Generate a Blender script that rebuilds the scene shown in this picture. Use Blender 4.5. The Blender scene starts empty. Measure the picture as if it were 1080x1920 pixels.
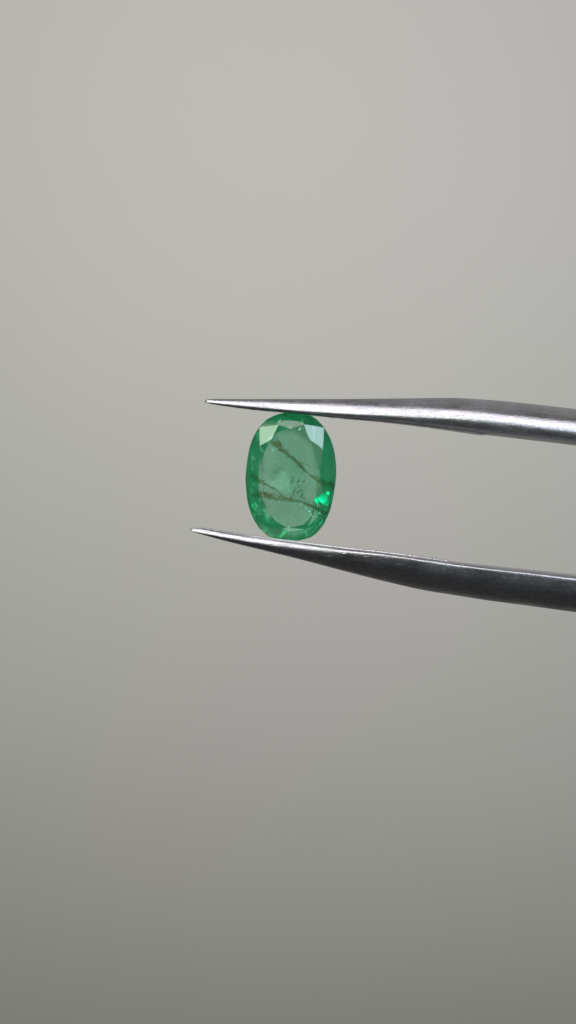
import bpy, bmesh, math, random
import numpy as np
from mathutils import Vector, noise as mnoise

# Units: 1 Blender unit = 1 cm.  X right, Z up, the camera looks along +Y.
sc = bpy.context.scene
sc.unit_settings.system = 'METRIC'
sc.unit_settings.scale_length = 0.01
C = sc.collection
random.seed(7)
rng = np.random.default_rng(7)

# ------------------------------------------------------------------ camera
CAM_D = 20.0
FRAME_W = 4.32                     # cm across the frame at the stone
cam = bpy.data.cameras.new('camera')
cam.sensor_fit = 'HORIZONTAL'
cam.sensor_width = 36.0
cam.lens = 36.0 * CAM_D / FRAME_W
cam.clip_start = 0.5
cam.clip_end = 500.0
cam.dof.use_dof = True
cam.dof.focus_distance = CAM_D - 0.05
cam.dof.aperture_fstop = 1.1
cam_o = bpy.data.objects.new('camera', cam)
cam_o.location = (0, -CAM_D, 0)
cam_o.rotation_euler = (math.radians(90), 0, 0)
C.objects.link(cam_o)
sc.camera = cam_o

# ------------------------------------------------------------------ world, lamps, exposure
w = bpy.data.worlds.new('World')
sc.world = w
w.use_nodes = True
bg = w.node_tree.nodes['Background']
bg.inputs['Color'].default_value = (0.92, 0.97, 1.0, 1)
bg.inputs['Strength'].default_value = 0.045

def area(name, loc, target, size, power, color, size_y=None, spread=180):
    l = bpy.data.lights.new(name, 'AREA')
    l.shape = 'RECTANGLE'
    l.size = size
    l.size_y = size_y or size
    l.energy = power
    l.color = color
    l.spread = math.radians(spread)
    o = bpy.data.objects.new(name, l)
    o.location = loc
    d = Vector(target) - Vector(loc)
    o.rotation_euler = d.to_track_quat('-Z', 'Y').to_euler()
    C.objects.link(o)
    return o

LAMPS = dict(
    cool_window=dict(dist=15.0, size=7.3, power=555.0, color=(0.72, 0.89, 1.0)),
    warm_lamp=dict(dist=15.0, size=7.3, power=535.0, color=(0.90, 1.0, 0.80)),
)
area('overhead_softbox', (0.0, -7.5, 13.0), (0.0, 3.5, 0.0), 16.0, 810.0, (1.0, 0.92, 0.97), 8.0, 130)

vs = sc.view_settings
vs.view_transform = 'Standard'
vs.look = 'None'
vs.exposure = 0.0
vs.gamma = 1.0

cy = sc.cycles
cy.max_bounces = 24
cy.transmission_bounces = 20
cy.glossy_bounces = 8
cy.transparent_max_bounces = 16
cy.volume_bounces = 4
cy.caustics_reflective = True
cy.caustics_refractive = True
cy.blur_glossy = 0.0
cy.sample_clamp_indirect = 8.0
cy.use_denoising = True
cy.use_adaptive_sampling = False

# ------------------------------------------------------------------ helpers
PX = FRAME_W / 1080.0
def W(px, py):                      # photograph measurement -> cm on the plane of the stone
    return ((px - 540.0) * PX, (960.0 - py) * PX)
def Zm(zx, zy):                     # measurement taken on an enlargement of the stone
    return W(430.0 + zx / 4.6957, 740.0 + zy / 4.6957)

def mat(name):
    m = bpy.data.materials.new(name)
    m.use_nodes = True
    nt = m.node_tree
    nt.nodes.clear()
    out = nt.nodes.new('ShaderNodeOutputMaterial')
    return m, nt, out

def N(nt, kind, **kw):
    n = nt.nodes.new(kind)
    for k, v in kw.items():
        if k in n.inputs:
            n.inputs[k].default_value = v
        else:
            setattr(n, k, v)
    return n

def L(nt, a, b):
    nt.links.new(a, b)

def mesh_obj(name, verts, faces, material, parent=None, smooth=False):
    me = bpy.data.meshes.new(name)
    me.from_pydata([tuple(v) for v in verts], [], faces)
    me.validate()
    bm = bmesh.new()
    bm.from_mesh(me)
    bmesh.ops.remove_doubles(bm, verts=bm.verts, dist=1e-6)
    bmesh.ops.recalc_face_normals(bm, faces=bm.faces)
    bm.to_mesh(me)
    bm.free()
    me.materials.append(material)
    if smooth:
        for p in me.polygons:
            p.use_smooth = True
    o = bpy.data.objects.new(name, me)
    C.objects.link(o)
    if parent:
        o.parent = parent
    return o

def pchip(xk, yk, x):
    xk, yk = np.asarray(xk, float), np.asarray(yk, float)
    h = np.diff(xk); d = np.diff(yk) / h
    m = np.zeros_like(yk)
    m[0], m[-1] = d[0], d[-1]
    for i in range(1, len(yk) - 1):
        if d[i - 1] * d[i] > 0:
            w1, w2 = 2 * h[i] + h[i - 1], h[i] + 2 * h[i - 1]
            m[i] = (w1 + w2) / (w1 / d[i - 1] + w2 / d[i])
    i = np.clip(np.searchsorted(xk, x) - 1, 0, len(h) - 1)
    t = (x - xk[i]) / h[i]
    return ((2*t**3 - 3*t**2 + 1) * yk[i] + (t**3 - 2*t**2 + t) * h[i] * m[i]
            + (-2*t**3 + 3*t**2) * yk[i + 1] + (t**3 - t**2) * h[i] * m[i + 1])

# ------------------------------------------------------------------ materials
def backdrop_material():
    m, nt, out = mat('grey_paper')
    tc = N(nt, 'ShaderNodeTexCoord')
    n1 = N(nt, 'ShaderNodeTexNoise', Scale=0.16, Detail=1.0, Roughness=0.4)
    L(nt, tc.outputs['Object'], n1.inputs['Vector'])
    r = N(nt, 'ShaderNodeValToRGB')
    r.color_ramp.elements[0].position = 0.38
    r.color_ramp.elements[0].color = (0.448, 0.415, 0.384, 1)
    r.color_ramp.elements[1].position = 0.62
    r.color_ramp.elements[1].color = (0.462, 0.404, 0.390, 1)
    L(nt, n1.outputs['Fac'], r.inputs['Fac'])
    b = N(nt, 'ShaderNodeBsdfPrincipled', Roughness=0.95)
    b.inputs['Specular IOR Level'].default_value = 0.1
    L(nt, r.outputs['Color'], b.inputs['Base Color'])
    L(nt, b.outputs[0], out.inputs['Surface'])
    return m

def steel_material():
    m, nt, out = mat('worn_brushed_steel')
    tc = N(nt, 'ShaderNodeTexCoord')
    def stretched(scale, detail, rough=0.65):
        mp = N(nt, 'ShaderNodeMapping')
        mp.inputs['Scale'].default_value = scale
        mp.inputs['Rotation'].default_value = (0, math.radians(-6), 0)
        L(nt, tc.outputs['Object'], mp.inputs['Vector'])
        t = N(nt, 'ShaderNodeTexNoise', Scale=1.0, Detail=detail, Roughness=rough)
        L(nt, mp.outputs[0], t.inputs['Vector'])
        return t
    g = N(nt, 'ShaderNodeTexNoise', Scale=48.0, Detail=4.0, Roughness=0.7)      # blasted grain
    L(nt, tc.outputs['Object'], g.inputs['Vector'])
    s = stretched((5.0, 50.0, 55.0), 4.0)                                       # lengthwise brushing
    sc2 = stretched((1.1, 38.0, 46.0), 2.0, 0.5)                                # single long scratches
    p = N(nt, 'ShaderNodeTexNoise', Scale=4.0, Detail=4.0, Roughness=0.65)      # worn and handled patches
    L(nt, tc.outputs['Object'], p.inputs['Vector'])
    rr = N(nt, 'ShaderNodeMapRange')
    rr.inputs['From Min'].default_value = 0.3
    rr.inputs['From Max'].default_value = 0.7
    rr.inputs['To Min'].default_value = 0.33
    rr.inputs['To Max'].default_value = 0.52
    L(nt, p.outputs['Fac'], rr.inputs['Value'])
    cr = N(nt, 'ShaderNodeValToRGB')
    cr.color_ramp.elements[0].position = 0.34
    cr.color_ramp.elements[0].color = (0.33, 0.325, 0.345, 1)
    cr.color_ramp.elements[1].position = 0.62
    cr.color_ramp.elements[1].color = (0.58, 0.57, 0.605, 1)
    mg = N(nt, 'ShaderNodeMix', data_type='FLOAT')
    mg.inputs[0].default_value = 0.6
    L(nt, s.outputs['Fac'], mg.inputs[2]); L(nt, g.outputs['Fac'], mg.inputs[3])
    L(nt, mg.outputs[0], cr.inputs['Fac'])
    sr = N(nt, 'ShaderNodeValToRGB')
    sr.color_ramp.elements[0].position = 0.66
    sr.color_ramp.elements[0].color = (0, 0, 0, 1)
    sr.color_ramp.elements[1].position = 0.72
    sr.color_ramp.elements[1].color = (1, 1, 1, 1)
    L(nt, sc2.outputs['Fac'], sr.inputs['Fac'])
    b1 = N(nt, 'ShaderNodeBump', Strength=0.55, Distance=0.006)
    L(nt, g.outputs['Fac'], b1.inputs['Height'])
    b2 = N(nt, 'ShaderNodeBump', Strength=0.25, Distance=0.006)
    L(nt, s.outputs['Fac'], b2.inputs['Height'])
    L(nt, b1.outputs[0], b2.inputs['Normal'])
    b3 = N(nt, 'ShaderNodeBump', Strength=0.35, Distance=0.006)
    b3.invert = True
    L(nt, sr.outputs['Color'], b3.inputs['Height'])
    L(nt, b2.outputs[0], b3.inputs['Normal'])
    b = N(nt, 'ShaderNodeBsdfPrincipled', Metallic=1.0)
    L(nt, cr.outputs['Color'], b.inputs['Base Color'])
    L(nt, rr.outputs[0], b.inputs['Roughness'])
    L(nt, b3.outputs[0], b.inputs['Normal'])
    L(nt, b.outputs[0], out.inputs['Surface'])
    return m

def stone_material():
    m, nt, out = mat('green_crystal')
    g = N(nt, 'ShaderNodeBsdfGlass', IOR=1.575, Roughness=0.0)
    g.inputs['Color'].default_value = (0.97, 1.0, 0.98, 1)
    L(nt, g.outputs[0], out.inputs['Surface'])
    va = N(nt, 'ShaderNodeVolumeAbsorption', Density=5.4)
    va.inputs['Color'].default_value = (0.08, 0.79, 0.53, 1)
    vsn = N(nt, 'ShaderNodeVolumeScatter', Density=2.3)
    vsn.inputs['Color'].default_value = (0.38, 1.0, 0.82, 1)
    ad = N(nt, 'ShaderNodeAddShader')
    L(nt, va.outputs[0], ad.inputs[0]); L(nt, vsn.outputs[0], ad.inputs[1])
    L(nt, ad.outputs[0], out.inputs['Volume'])
    return m

def veil_material(name, tint, body, cover, scale, detail=4.0, shiny=False):
    """a partly see-through inclusion: tinted film, thinning out to its rim, broken up by grains of solid matter"""
    m, nt, out = mat(name)
    tc = N(nt, 'ShaderNodeTexCoord')
    n = N(nt, 'ShaderNodeTexNoise', Scale=scale, Detail=detail, Roughness=0.65)
    L(nt, tc.outputs['Object'], n.inputs['Vector'])
    at = N(nt, 'ShaderNodeAttribute', attribute_name='thickness')
    mr = N(nt, 'ShaderNodeMapRange')
    mr.inputs['From Min'].default_value = 0.36
    mr.inputs['From Max'].default_value = 0.64
    mr.inputs['To Min'].default_value = cover[0]
    mr.inputs['To Max'].default_value = cover[1]
    L(nt, n.outputs['Fac'], mr.inputs['Value'])
    mu = N(nt, 'ShaderNodeMath', operation='MULTIPLY')
    L(nt, mr.outputs[0], mu.inputs[0]); L(nt, at.outputs['Fac'], mu.inputs[1])
    n2 = N(nt, 'ShaderNodeTexNoise', Scale=scale * 0.9, Detail=5.0, Roughness=0.7)
    L(nt, tc.outputs['Object'], n2.inputs['Vector'])
    ma = N(nt, 'ShaderNodeMath', operation='MULTIPLY_ADD')          # rim ragged: thickness + noise
    L(nt, n2.outputs['Fac'], ma.inputs[0])
    ma.inputs[1].default_value = 3.2
    L(nt, at.outputs['Fac'], ma.inputs[2])
    m2 = N(nt, 'ShaderNodeMapRange')
    m2.inputs['From Min'].default_value = 1.75
    m2.inputs['From Max'].default_value = 2.9
    L(nt, ma.outputs[0], m2.inputs['Value'])
    mu2 = N(nt, 'ShaderNodeMath', operation='MULTIPLY')
    L(nt, m2.outputs[0], mu2.inputs[0]); L(nt, at.outputs['Fac'], mu2.inputs[1])
    mc = N(nt, 'ShaderNodeMix', data_type='RGBA')
    mc.inputs['A'].default_value = (1, 1, 1, 1)
    mc.inputs[6].default_value = (1, 1, 1, 1)
    mc.inputs[7].default_value = (*tint, 1)
    L(nt, mu2.outputs[0], mc.inputs[0])
    t = N(nt, 'ShaderNodeBsdfTransparent')
    L(nt, mc.outputs[2], t.inputs['Color'])
    d = N(nt, 'ShaderNodeBsdfDiffuse')
    d.inputs['Color'].default_value = (*body, 1)
    tr = N(nt, 'ShaderNodeBsdfGlossy', Roughness=0.32) if shiny else N(nt, 'ShaderNodeBsdfTranslucent')
    tr.inputs['Color'].default_value = (*body, 1)
    dm = N(nt, 'ShaderNodeMixShader', Fac=0.5)
    L(nt, d.outputs[0], dm.inputs[1]); L(nt, tr.outputs[0], dm.inputs[2])
    mx = N(nt, 'ShaderNodeMixShader')
    L(nt, mu.outputs[0], mx.inputs['Fac'])
    L(nt, t.outputs[0], mx.inputs[1]); L(nt, dm.outputs[0], mx.inputs[2])
    L(nt, mx.outputs[0], out.inputs['Surface'])
    return m

def flash_material(name, color, lo=0.34, hi=0.48):
    m, nt, out = mat(name)
    g = N(nt, 'ShaderNodeBsdfGlossy', Roughness=0.30)
    g.inputs['Color'].default_value = (*color, 1)
    tc = N(nt, 'ShaderNodeTexCoord')
    n = N(nt, 'ShaderNodeTexNoise', Scale=16.0, Detail=3.0)
    L(nt, tc.outputs['Object'], n.inputs['Vector'])
    mr = N(nt, 'ShaderNodeMapRange')
    mr.inputs['From Min'].default_value = lo
    mr.inputs['From Max'].default_value = hi
    L(nt, n.outputs['Fac'], mr.inputs['Value'])
    t = N(nt, 'ShaderNodeBsdfTransparent')
    mx = N(nt, 'ShaderNodeMixShader')
    at = N(nt, 'ShaderNodeAttribute', attribute_name='thickness')
    mu = N(nt, 'ShaderNodeMath', operation='MULTIPLY')
    L(nt, mr.outputs[0], mu.inputs[0]); L(nt, at.outputs['Fac'], mu.inputs[1])
    L(nt, mu.outputs[0], mx.inputs['Fac'])
    L(nt, t.outputs[0], mx.inputs[1]); L(nt, g.outputs[0], mx.inputs[2])
    L(nt, mx.outputs[0], out.inputs['Surface'])
    return m

M_paper = backdrop_material()
M_steel = steel_material()
M_stone = stone_material()
M_brown = veil_material('iron_stained_fissure', (0.76, 0.69, 0.50), (0.25, 0.21, 0.10), (-0.15, 0.30), 26.0)
M_dark = veil_material('dark_needle', (0.40, 0.47, 0.36), (0.03, 0.05, 0.03), (0.1, 0.65), 30.0)
M_milk = veil_material('milky_cloud', (0.98, 1.0, 0.99), (0.75, 0.92, 0.86), (0.0, 0.14), 7.0, 3.0)
M_cloud = veil_material('bluish_cloud', (0.98, 1.0, 1.0), (0.55, 0.98, 0.82), (0.15, 0.75), 9.0, 3.0)
M_flash = flash_material('green_flash_tint', (0.01, 1.0, 0.52))  # green tint stands in for a lamp reflected inside the stone
M_flake = flash_material('pale_mirror_flake', (0.62, 1.0, 0.84), 0.22, 0.46)
M_glow = flash_material('green_glow_tint', (0.12, 0.85, 0.50), 0.40, 0.66)  # glow from the pavilion put into the colour

# ------------------------------------------------------------------ backdrop: one sheet of grey paper hanging behind
WALL_Y = 10.0
def build_backdrop():
    nx, nz = 24, 24
    v, f = [], []
    for j in range(nz + 1):
        for i in range(nx + 1):
            x = -30 + 60 * i / nx
            z = -30 + 60 * j / nz
            v.append((x, WALL_Y + 0.05 * math.sin(x * 0.21 + 1) + 0.04 * math.sin(z * 0.27), z))
    for j in range(nz):
        for i in range(nx):
            a = j * (nx + 1) + i
            f.append((a, a + 1, a + nx + 2, a + nx + 1))
    o = mesh_obj('backdrop', v, f, M_paper, smooth=True)
    md = o.modifiers.new('paper', 'SOLIDIFY'); md.thickness = 0.04; md.offset = 1
    o['kind'] = 'structure'
    return o
build_backdrop()

# ------------------------------------------------------------------ the stone
OUTLINE = [(560,150),(450,165),(352,203),(283,260),(229,338),(184,440),(160,560),(145,690),(142,760),(150,870),
           (166,970),(196,1060),(240,1145),(290,1205),(350,1250),(430,1275),(530,1286),(620,1283),(708,1261),
           (787,1203),(851,1107),(895,1000),(920,870),(938,750),(942,660),(932,540),(907,430),(870,345),
           (812,260),(745,198),(660,160)]
def closed_spline(pts, per=24):
    P = np.array(pts, float); n = len(P); out = []
    for i in range(n):
        p0, p1, p2, p3 = P[i-1], P[i], P[(i+1) % n], P[(i+2) % n]
        for k in range(per):
            t = k / per
            out.append(0.5*((2*p1)+(-p0+p2)*t+(2*p0-5*p1+4*p2-p3)*t*t+(-p0+3*p1-3*p2+p3)*t**3))
    return np.array(out)
curve = closed_spline(OUTLINE)
_k = np.ones(25) / 25                                  # even the hand measurement out
for c in (0, 1):
    curve[:, c] = np.convolve(np.r_[curve[-12:, c], curve[:, c], curve[:12, c]], _k, 'valid')
seg = np.r_[0, np.cumsum(np.linalg.norm(np.diff(np.r_[curve, curve[:1]], axis=0), axis=1))]
def at_len(s):
    s = s % seg[-1]
    cc = np.r_[curve, curve[:1]]
    return np.array([np.interp(s, seg, cc[:, 0]), np.interp(s, seg, cc[:, 1])])
def len_of(p):
    return seg[np.argmin(np.linalg.norm(curve - np.array(p), axis=1))]

# order: top, upper left, left, lower left, bottom, lower right, right, upper right (the way the outline runs)
T = [(540,303),(371,395),(290,740),(345,1025),(545,1172),(738,1055),(792,700),(705,395)]
S = [(432,266),(268,453),(262,955),(402,1182),(682,1188),(832,920),(823,478),(656,262)]
G = [(560,150),(262,285),(142,740),(225,1120),(545,1286),(838,1120),(942,690),(836,290)]
H_T, GIRDLE = 0.066, 0.016
def cm(p):
    return np.array(Zm(*p))

def solve_star_heights():
    # heights of the eight star points that keep the eight kite facets flat
    A, b = [], []
    for i in range(8):
        g, t, s0, s1 = cm(G[i]), cm(T[i]), cm(S[i]), cm(S[i-1])
        # write s1 = g + u (t-g) + v (s0-g)
        uv = np.linalg.solve(np.array([t - g, s0 - g]).T, s1 - g)
        row = np.zeros(8); row[i-1] += 1; row[i] -= uv[1]
        wt = 20 if i in (1, 7) else 3
        A.append(row * wt); b.append(uv[0] * H_T * wt)
    for i in range(8):
        row = np.zeros(8); row[i] = 0.6
        A.append(row); b.append(0.6 * 0.42 * H_T)
    return np.linalg.lstsq(np.array(A), np.array(b), rcond=None)[0]
hS = solve_star_heights()

def build_stone():
    V, F = [], []
    def add(p2, h):                        # h: height towards the camera
        x, z = p2
        V.append((x, -h, z)); return len(V) - 1
    t_i = [add(cm(p), H_T) for p in T]
    s_i = [add(cm(p), hS[k]) for k, p in enumerate(S)]
    # girdle, 8 steps between neighbouring mains; its upper edge waves so that each half facet stays flat
    lens = [len_of(p) for p in G]
    ring = []
    up, lo = [], []
    for i in range(8):
        a, b = lens[i], lens[(i + 1) % 8]
        if b <= a: b += seg[-1]
        pa, pm, pb = cm(at_len(a)), cm(at_len((a + b) / 2)), cm(at_len(b))
        s = cm(S[i])
        for k in range(8):
            p = cm(at_len(a + (b - a) * k / 8))
            if k in (0, 4):
                h = 0.0
            else:
                q0, q1 = (pa, pm) if k < 4 else (pm, pb)
                uv = np.linalg.solve(np.array([q0 - s, q1 - s]).T, p - s)
                h = hS[i] * (1 - uv[0] - uv[1])
            up.append(add(p, h)); ring.append(p)
    n = len(up)
    F.append(t_i)
    for i in range(8):
        g = up[i * 8]
        F.append((g, s_i[i - 1], t_i[i])); F.append((g, t_i[i], s_i[i]))      # kite
        F.append((s_i[i - 1], t_i[i - 1], t_i[i]))                            # star
        for k in range(8):
            F.append((s_i[i], up[(i * 8 + k) % n], up[(i * 8 + k + 1) % n]))  # upper halves
    lo = [add(p, -GIRDLE - 0.004 * math.sin(k * math.pi / 4) ** 2) for k, p in enumerate(ring)]
    for k in range(n):
        F.append((up[k], up[(k + 1) % n], lo[(k + 1) % n], lo[k]))
    # pavilion: steep lower halves, then a shallow middle that one sees straight through
    PAV = [(540,318),(440,350),(368,412),(318,520),(292,640),(288,800),(300,900),(345,1015),
           (425,1110),(540,1168),(655,1140),(728,1060),(742,940),(748,790),(745,640),(712,435)]
    p_i = []
    for k, p in enumerate(PAV):
        dep = (0.132, 0.128, 0.115, 0.094, 0.088, 0.086, 0.088, 0.095, 0.10, 0.105, 0.105, 0.11, 0.105, 0.105, 0.108, 0.122)[k]
        p_i.append(add(cm(p), -GIRDLE - dep - (0.0 if 3 <= k <= 7 else 0.010) * ((k * 7) % 3 - 1)))
    m = len(PAV)
    anchor = [len_of(tuple(np.array((542, 720)) + (np.array(p) - np.array((542, 720))) * 1.45)) for p in PAV]
    # girdle point nearest to each pavilion point, in order
    rl = [len_of(tuple(np.array(Zm_inv(p)))) for p in ring]
    near = [int(np.argmin([min(abs(r - a), seg[-1] - abs(r - a)) for r in rl])) for a in anchor]
    for k in range(m):
        a, b = near[k], near[(k + 1) % m]
        if b < a: b += n
        mid = (a + b) // 2
        for q in range(a, mid):
            F.append((p_i[k], lo[q % n], lo[(q + 1) % n]))
        F.append((p_i[k], lo[mid % n], p_i[(k + 1) % m]))
        for q in range(mid, b):
            F.append((p_i[(k + 1) % m], lo[q % n], lo[(q + 1) % n]))
    k0, k1 = add(cm((525, 640)), -GIRDLE - 0.150), add(cm((550, 860)), -GIRDLE - 0.126)
    for k in range(m):
        a, b = p_i[k], p_i[(k + 1) % m]
        za, zb = V[a][2], V[b][2]
        zc = cm((0, 760))[1]
        ka, kb = (k0 if za > zc else k1), (k0 if zb > zc else k1)
        F.append((a, b, ka))
        if ka != kb:
            F.append((b, kb, ka))
    o = mesh_obj('gemstone', V, F, M_stone)
    o['label'] = 'oval faceted translucent green gemstone with brown veins, held upright between the steel tips'
    o['category'] = 'gemstone'
    return o
def Zm_inv(p):
    px, py = p[0] / PX + 540.0, 960.0 - p[1] / PX
    return ((px - 430.0) * 4.6957, (py - 740.0) * 4.6957)
stone = build_stone()

# lamps: a cool window to the upper right and a warm lamp to the upper left, both in front of the stone
def kite_reflection(i):
    g = Vector((*[0, 0, 0],)); P3 = []
    for p, h in ((G[i], 0.0), (S[i], hS[i]), (S[i - 1], hS[i - 1])):
        x, z = cm(p); P3.append(Vector((x, -h, z)))
    nrm = (P3[1] - P3[0]).cross(P3[2] - P3[0]).normalized()
    if nrm.y > 0: nrm = -nrm
    c = (P3[0] + P3[1] + P3[2]) / 3
    d = (c - Vector((0, -CAM_D, 0))).normalized()
    return c, d - 2 * d.dot(nrm) * nrm
for name, i in (('cool_window', 7), ('warm_lamp', 1)):
    c, r = kite_reflection(i)
    s = LAMPS[name]
    print('LAMP', name, [round(q, 3) for q in r])
    area(name, c + r * s['dist'], (0.0, WALL_Y, 2.8), s['size'], s['power'], s['color'], None, 80)

# ------------------------------------------------------------------ inclusions inside the stone
def vein(name, pts, material, depth, thick=0.003, rough=0.25, seed=0, label=None, slope=0.35):
    """flattened irregular tube; pts = (zx, zy, half width in enlargement px); depth = (first, last) behind the table"""
    P = np.array(pts, float)
    n = max(10, int(np.linalg.norm(np.diff(P[:, :2], axis=0), axis=1).sum() / 9))
    s = np.r_[0, np.cumsum(np.linalg.norm(np.diff(P[:, :2], axis=0), axis=1))]
    ss = np.linspace(0, s[-1], n)
    X, Y, Wd = (np.interp(ss, s, P[:, k]) for k in range(3))
    verts, faces, th = [], [], []
    R = 12
    for k in range(n):
        a, b = max(k - 1, 0), min(k + 1, n - 1)
        tx, ty = X[b] - X[a], Y[b] - Y[a]
        l = math.hypot(tx, ty) or 1
        nx, ny = -ty / l, tx / l
        j = mnoise.noise(Vector((k * 0.23, seed * 3.7, 0)))
        jw = 1 + rough * 1.6 * mnoise.noise(Vector((k * 0.41, seed * 1.9 + 9, 2)))
        cx, cyy = X[k] + nx * j * Wd[k] * rough * 2, Y[k] + ny * j * Wd[k] * rough * 2
        dp = depth[0] + (depth[1] - depth[0]) * k / (n - 1) + 0.006 * j
        end = min(1.0, (k + 0.15) / 2.0, (n - 1 - k + 0.15) / 2.0)
        for q in range(R):
            u = 2 * math.pi * q / R
            hw = math.cos(u) * Wd[k] * jw * end
            x, z = Zm(cx + nx * hw, cyy + ny * hw)
            th.append(max(0.0, 1 - math.cos(u) ** 2) ** 0.7 * min(1.0, k / 2.5, (n - 1 - k) / 2.5))
            verts.append((x, dp + math.sin(u) * thick * end + slope * hw * PX / 4.7, z))
    for k in range(n - 1):
        for q in range(R):
            a = k * R + q; b = k * R + (q + 1) % R
            faces.append((a, b, b + R, a + R))
    faces.append(tuple(range(R))); faces.append(tuple(range((n - 1) * R, n * R)))
    o = mesh_obj(name, verts, faces, material, parent=stone, smooth=True)
    o.data.attributes.new('thickness', 'FLOAT', 'POINT').data.foreach_set('value', th)
    if label: o['label'] = label
    return o

vein('fissure', [(350,425,14),(400,430,40),(440,450,40),(490,505,26),(560,560,24),(620,620,30),(660,665,14),(700,700,6)],
     M_brown, (-0.045, 0.03), seed=1, label='long brown vein slanting down from the upper left')
vein('fissure', [(385,400,4),(425,470,7),(480,505,6),(545,545,7),(600,600,10),(650,650,5),(700,700,4),(760,750,4),(880,815,6),(925,840,5)],
     M_brown, (-0.045, 0.0), seed=11)
vein('fissure', [(690,690,6),(740,720,20),(790,760,36),(850,790,44),(900,810,40),(935,820,24)], M_brown, (0.03, 0.0), seed=2)
vein('fissure', [(545,540,2),(620,590,4),(690,620,3),(745,645,2)], M_brown, (0.0, 0.03), seed=3)
vein('fissure', [(170,705,20),(230,725,34),(285,765,26),(330,790,12),(360,800,6)], M_brown, (-0.01, 0.02), seed=4)
vein('fissure', [(280,790,8),(330,800,8),(390,822,10),(430,860,9),(470,890,9),(500,900,8)], M_brown, (0.0, 0.04), seed=8)
vein('fissure', [(190,870,24),(290,885,34),(360,900,36),(430,915,34),(500,925,26),(560,935,16),(640,945,10),(720,980,16),(790,1010,24),(835,1035,30),(868,1045,16)],
     M_brown, (0.0, 0.02), seed=5, label='broad brown band crossing the lower half')
vein('fissure', [(300,868,7),(400,880,9),(480,905,10),(560,925,8),(630,940,5),(700,965,4),(760,1000,5),(830,1020,6)], M_brown, (0.01, 0.03), seed=6)
for k, ln in enumerate([[(548,705),(556,740),(540,775),(543,805)], [(590,785),(606,765),(622,742)], [(640,778),(655,765),(672,742)],
           [(560,890),(572,855),(588,820)], [(592,878),(604,855),(612,838)], [(622,862),(632,835),(640,825)], [(640,835),(652,862)],
           [(628,912),(640,885),(655,870)], [(655,920),(668,900)], [(540,915),(556,890)], [(340,360),(362,378)], [(380,700),(440,650),(478,630)],
           [(292,690),(300,620),(318,560)], [(300,800),(312,870),(322,950),(338,1020)]]):
    vein('needle', [(x, y, 4.5 if k < 10 else 2.2) for x, y in ln], M_dark, (-0.03, 0.01), 0.002, seed=20 + k)
for k in range(26):                                    # swarm of tiny needles in the middle
    x, y = rng.uniform(535, 665), rng.uniform(690, 925)
    a, l = math.radians(rng.normal(62, 14)), rng.uniform(8, 22)
    vein('needle', [(x, y, 2.5), (x + l * math.cos(a), y - l * math.sin(a), 2.5)], M_dark, (rng.uniform(-0.04, 0.02),) * 2, 0.0015, seed=120 + k)
for k, (x, y, ex, ey, wd, mt) in enumerate([(222,520,215,690,34,M_cloud),(215,760,222,890,34,M_cloud),(340,560,420,760,110,M_milk),
           (560,620,640,900,120,M_milk),(560,1080,640,1050,70,M_milk),(235,960,300,1070,40,M_cloud),
           (850,600,860,760,36,M_milk),(500,1210,660,1215,28,M_cloud),(760,1110,820,1040,30,M_milk)]):
    vein('milky_veil', [(x, y, wd * 0.6), ((x * 2 + ex) / 3, (y * 2 + ey) / 3, wd), ((x + ex * 2) / 3, (y + ey * 2) / 3, wd), (ex, ey, wd * 0.5)],
         mt, (0.004, 0.010), 0.003, 0.3, seed=90 + k, slope=0.0)

def flash(cx, cz, r, seed, tilt, name='flash_patch', material=None, depth=0.03, aspect=0.8, turn=0.0):
    """a crumpled glossy patch for feathers and added green light flashes; it thins out to its rim"""
    rr = random.Random(seed)
    k, rings = 14, (1.0, 0.7, 0.4)
    pts, th = [], []
    for g, f in enumerate(rings):
        for q in range(k):
            u = 2 * math.pi * (q + 0.5 * g) / k + rr.uniform(-.15, .15)
            s = r * f * rr.uniform(0.75, 1.1)
            ax, az = math.cos(u) * s * aspect, math.sin(u) * s
            pts.append((cx + ax * math.cos(turn) - az * math.sin(turn), cz + ax * math.sin(turn) + az * math.cos(turn))); th.append((0.0, 0.75, 1.0)[g])
    pts.append((cx, cz)); th.append(1.0)
    rc = r * PX / 4.7
    off = [rr.uniform(-1, 1) * min(0.008, 0.07 * rc) for _ in pts]
    thick = min(0.003, 0.05 * rc)
    V, F = [], []
    for side in (0, 1):
        for (a, b), e in zip(pts, off):
            x, z = Zm(a, b)
            dx, dz = (a - cx) * PX / 4.7, (cz - b) * PX / 4.7
            V.append((x, depth + side * thick + tilt[0] * dx + tilt[1] * dz + e, z))
    m = len(pts)
    for sgn, base in ((1, 0), (-1, m)):
        for q in range(k):
            q2 = (q + 1) % k
            for g in (0, 1):
                A, B = base + g * k, base + (g + 1) * k
                F.append((A + q, A + q2, B + q)[::sgn]); F.append((A + q2, B + q2, B + q)[::sgn])
            F.append((base + 2 * k + q, base + 2 * k + q2, base + m - 1)[::sgn])
    for q in range(k):
        q2 = (q + 1) % k
        F.append((q, m + q, m + q2, q2))
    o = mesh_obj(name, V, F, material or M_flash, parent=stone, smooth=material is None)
    o.data.attributes.new('thickness', 'FLOAT', 'POINT').data.foreach_set('value', th * 2)
flash(812, 915, 62, 3, (0.3, 0.3))  # added patches: the lamp's internal flash painted in green
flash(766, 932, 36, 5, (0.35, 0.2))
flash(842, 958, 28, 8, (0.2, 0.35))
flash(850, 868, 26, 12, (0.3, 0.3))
flash(235, 975, 30, 9, (-0.3, 0.3))
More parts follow.
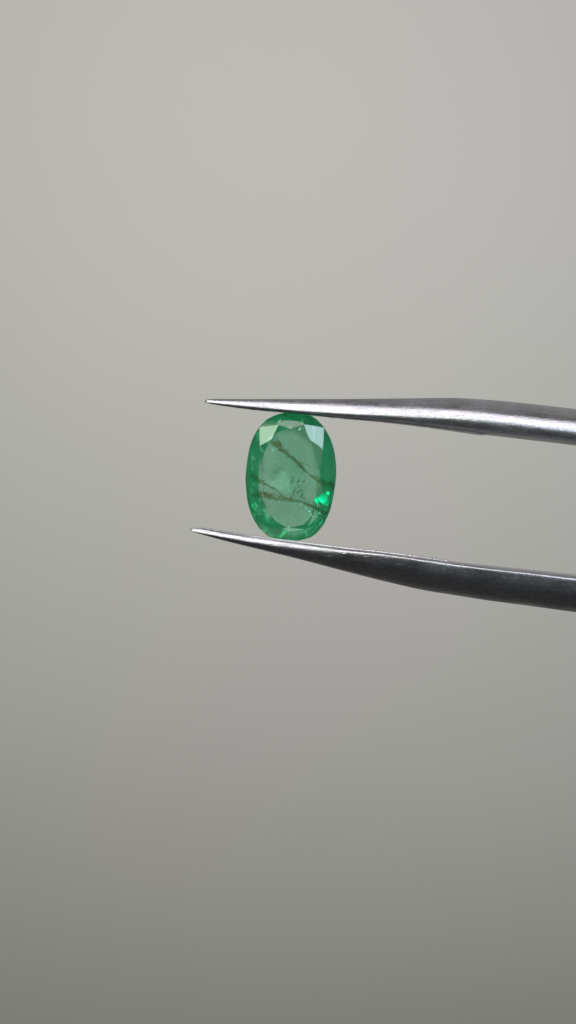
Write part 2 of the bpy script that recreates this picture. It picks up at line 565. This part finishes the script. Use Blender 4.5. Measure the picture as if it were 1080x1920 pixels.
# added green patches painting the light the pavilion throws back low in the stone
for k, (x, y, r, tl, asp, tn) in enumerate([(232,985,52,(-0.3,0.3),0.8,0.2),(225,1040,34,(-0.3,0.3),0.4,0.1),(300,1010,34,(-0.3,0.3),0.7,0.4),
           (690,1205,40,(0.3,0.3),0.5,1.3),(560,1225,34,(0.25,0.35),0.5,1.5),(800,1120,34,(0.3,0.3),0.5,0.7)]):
    flash(x, y, r, 30 + k, tl, 'glow_patch', M_glow, 0.012, asp, tn)
# pale flakes and feathers
FL = [(585,383,14,.5,.3),(615,312,26,.35,.7),(645,268,14,.5,.6),(385,490,16,.7,0),(395,588,15,.6,.4),(575,960,20,.7,1.),(625,972,18,.6,1.2),
      (675,1000,20,.6,-.6),(700,1028,22,.6,-.5),(716,1056,15,.6,-.4),(590,1005,13,.7,.3),(780,1035,12,.6,.8),(800,1050,8,.8,0),(856,968,9,.8,.3),
      (746,788,9,.8,0),(445,235,20,.5,.8),(640,238,20,.4,-.7),(345,1062,26,.16,-.6),(410,1095,24,.16,.25),(432,1105,22,.16,.3),(470,1128,18,.25,1.2),
      (495,1142,12,.5,.3),(640,1192,10,.5,.7),(668,1205,12,.5,.3),(705,1212,15,.4,1.1),(735,1202,10,.5,.4),(560,575,10,.4,.2),(440,940,13,.6,.8),
      (300,770,10,.5,.3),(318,845,12,.5,.9),(520,1160,9,.6,.4),(600,1075,7,.8,.1),(560,1045,7,.8,.2),(440,470,9,.5,.2),(575,585,8,.4,.5),(325,775,8,.6,.2)]
for k, (x, y, r, asp, tn) in enumerate(FL):
    tl = (0.21, 0.16) if (x > 540) != (k % 5 == 0) else (-0.18, 0.19)
    flash(x, y, r, 60 + k, tl, 'feather', M_flake, 0.0 + 0.01 * (k % 3), asp, tn)
for k in range(18):
    u = rng.uniform(0, 1)
    x, y = ((385 + 125 * u + rng.normal(0, 8), 1065 + 85 * u + rng.normal(0, 12)) if k < 8 else
            (610 + 130 * u, 1200 + rng.normal(0, 12)) if k < 13 else (640 + 110 * u, 975 + 80 * u + rng.normal(0, 14)))
    flash(x, y, rng.uniform(4, 9), 140 + k, (0.21, 0.16) if k % 2 else (-0.18, 0.19), 'feather', M_flake, 0.01, 0.5, rng.uniform(0, 3))

# ------------------------------------------------------------------ tweezers
tw = bpy.data.objects.new('tweezers', None)
tw.location = (*[W(2950, 1175)[0], 0.0, W(2950, 1175)[1]],)
C.objects.link(tw)
tw['label'] = 'pointed brushed steel tweezers reaching in from the right, gripping the green stone'
tw['category'] = 'tweezers'

UPPER = dict(   # px: top, end of grey strip, end of bright band, bottom
    px=[384.5, 390, 405, 470, 535, 624, 720, 813, 850, 895, 950, 1015, 1080, 1400, 2200, 2950],
    top=[752.0, 748.4, 748.0, 748.2, 748.2, 748.2, 747.4, 746.3, 746.0, 748.3, 752.5, 759.5, 767, 806, 940, 1110],
    a=[752.4, 749.8, 750.8, 752.8, 754.8, 757.4, 761.8, 765.0, 767.0, 771, 777, 783.5, 790, 826, 960, 1128],
    b=[753.4, 754.2, 755.8, 762.0, 768.0, 774.5, 779.5, 784, 786, 790, 796, 804, 812, 860, 996, 1152],
    bot=[754.0, 755.5, 758.2, 766.4, 772.4, 781.5, 790, 801, 806, 812.5, 819, 826.5, 834, 876, 1012, 1164],
    y=[0.02, 0.035, 0.04, 0.06, 0.08, 0.11, 0.16, 0.22, 0.25, 0.29, 0.31, 0.33, 0.35, 0.42, 0.50, 0.5])
LOWER = dict(
    px=[357, 362, 375, 428, 498, 569, 639, 720, 806, 841, 911, 982, 1080, 1400, 2200, 2950],
    top=[992.0, 989.0, 989.4, 998.6, 1008.4, 1017.4, 1026.6, 1035.4, 1047, 1052, 1059.8, 1066.9, 1077.4, 1108, 1150, 1168],
    a=[992.6, 990.4, 991.4, 1000.6, 1010.6, 1020.4, 1029.6, 1038.6, 1050.4, 1055.6, 1064.4, 1072.0, 1083.2, 1114, 1158, 1180],
    b=[994.4, 995.6, 998.2, 1008.0, 1019.6, 1028.6, 1035.6, 1042.4, 1054.6, 1059.6, 1067.8, 1075.6, 1087.5, 1122, 1168, 1190],
    bot=[995.0, 996.8, 1001, 1015.7, 1032.8, 1050.5, 1069, 1089.6, 1108.6, 1114, 1125, 1134.4, 1147.5, 1178, 1218, 1228],
    y=[0.02, 0.03, 0.04, 0.06, 0.09, 0.12, 0.17, 0.23, 0.29, 0.30, 0.32, 0.34, 0.36, 0.42, 0.50, 0.5])

def chaikin(pts, it=2):
    P = np.array(pts)
    for _ in range(it):
        Q = np.roll(P, -1, axis=0)
        P = np.stack([0.78 * P + 0.22 * Q, 0.22 * P + 0.78 * Q], 1).reshape(-1, 2)
    return P

def build_arm(K, elev):
    kx = np.array(K['px'], float)
    xs = np.unique(np.r_[np.linspace(kx[0], kx[0] + 20, 9), np.linspace(kx[0] + 24, 1100, 120), np.linspace(1130, kx[-1], 50)])
    top, a, b, bot, yw = (pchip(kx, K[k], xs) for k in ('top', 'a', 'b', 'bot', 'y'))
    V, F = [], []
    e1, e2, e3 = (math.radians(e) for e in elev)
    rings = []
    for i, x in enumerate(xs):
        zt, za, zb, zo = ((960 - q[i]) * PX for q in (top, a, b, bot))
        ym = yw[i]
        # half section in front, from the top ridge round the edge to the underside; sizes follow the given slopes
        d1 = min((zt - za) * math.tan(e1), ym * 0.75)
        d2 = min((za - zb) * math.tan(e2), ym * 0.5)
        zm = zb + 0.42 * (zo - zb)                # rounded flank below the bright edge
        d3a = min((zb - zm) * math.tan(e3 * 0.4), ym * 0.3)
        d3 = d3a + min((zm - zo) * math.tan(e3 * 1.3), ym * 0.7)
        yf = -ym
        y_ridge = yf + d2 + d1
        fr = [(y_ridge, zt), (yf + d2, za), (yf, zb), (yf + d3a, zm), (yf + d3, zo)]
        bk = [(-y, z) for y, z in fr[::-1]]
        if y_ridge > -0.004:                      # keep the two halves apart at the very tip
            fr[0] = (-0.004, zt); bk[-1] = (0.004, zt)
        if fr[4][0] > -0.004:
            fr[4] = (-0.004, zo); bk[0] = (0.004, zo)
        sec = chaikin(fr + bk, 2)
        rings.append(len(V)); n = len(sec)
        for y, z in sec:
            V.append(((x - 540) * PX, y, z))
    for r in range(len(rings) - 1):
        for q in range(n):
            A, B = rings[r], rings[r + 1]
            F.append((A + q, A + (q + 1) % n, B + (q + 1) % n, B + q))
    F.append(tuple(range(n))); F.append(tuple(range(rings[-1], rings[-1] + n)))
    o = mesh_obj('arm', V, F, M_steel, smooth=True)
    o.parent = tw
    o.matrix_parent_inverse = tw.matrix_basis.inverted()
    return o

def build_pad(K, key, sign, x_end, arm, seed):
    """serrated gripping strip on the inner face of an arm, ending in a small step"""
    x0 = K['px'][0] + 4
    n = int((x_end - x0) / 1.7)
    xs = np.linspace(x0, x_end, n)
    z_in = pchip(K['px'], K[key], xs)
    yw = pchip(K['px'], K['y'], xs)
    V, F = [], []
    for i, x in enumerate(xs):
        saw = (0.5 + 0.5 * math.sin(x * 2 * math.pi / 7.5)) * 0.9 + 0.9 * mnoise.noise(Vector((x * 0.19, seed, 0)))
        grow = min(1.0, (x - x0) / 90.0)
        taper = min(1.0, (x_end - x) / 9.0) ** 0.5
        t = (0.4 + 0.9 * grow) * taper + saw * (0.2 + 0.4 * grow) * taper
        zi = (960 - (z_in[i] - sign * 1.2)) * PX      # seated in the arm
        zo = (960 - (z_in[i] + sign * t)) * PX        # gripping face
        hw = yw[i] * 0.62
        for y, z in ((-hw, zi), (-hw * 0.96, zo + sign * 0.002), (-hw * 0.86, zo), (hw * 0.86, zo), (hw * 0.96, zo + sign * 0.002), (hw, zi)):
            V.append(((x - 540) * PX, y, z))
    for r in range(n - 1):
        for q in range(6):
            a, b = r * 6 + q, r * 6 + (q + 1) % 6
            F.append((a, b, b + 6, a + 6))
    F.append(tuple(range(6))); F.append(tuple(range((n - 1) * 6, n * 6)))
    o = mesh_obj('grip_pad', V, F, M_steel)
    o.parent = arm
    o.matrix_parent_inverse = (tw.matrix_basis @ arm.matrix_parent_inverse @ arm.matrix_basis).inverted()
    return o

ua = build_arm(UPPER, (72, 27, 20))
ua['label'] = 'upper arm with a broad bright edge'
la = build_arm(LOWER, (72, 30, 40))
la['label'] = 'lower arm with a dark flank and thin bright edge'
build_pad(UPPER, 'bot', 1, 912, ua, 1.3)
build_pad(LOWER, 'top', -1, 846, la, 5.1)

# welded joint at the far end of the arms
def build_joint():
    V, F = [], []
    x0, x1 = W(2760, 0)[0], W(3010, 0)[0]
    prof = []
    for k in range(13):
        t = k / 12
        x = x0 + (x1 - x0) * t
        zc = W(0, 1130 + 55 * t)[1]
        hz = 0.13 + 0.05 * t if k not in (0, 12) else 0.10
        hy = 0.46 if k not in (0, 12) else 0.42
        base = len(V)
        for q in range(16):
            u = 2 * math.pi * q / 16
            c, s = math.cos(u), math.sin(u)
            V.append((x, hy * math.copysign(abs(c) ** 0.4, c), zc + hz * math.copysign(abs(s) ** 0.5, s)))
        prof.append(base)
    for r in range(12):
        for q in range(16):
            a, b = prof[r], prof[r + 1]
            F.append((a + q, a + (q + 1) % 16, b + (q + 1) % 16, b + q))
    F.append(tuple(range(16))); F.append(tuple(range(prof[-1], prof[-1] + 16)))
    o = mesh_obj('joint', V, F, M_steel, smooth=True)
    o.parent = tw
    o.matrix_parent_inverse = tw.matrix_basis.inverted()
build_joint()
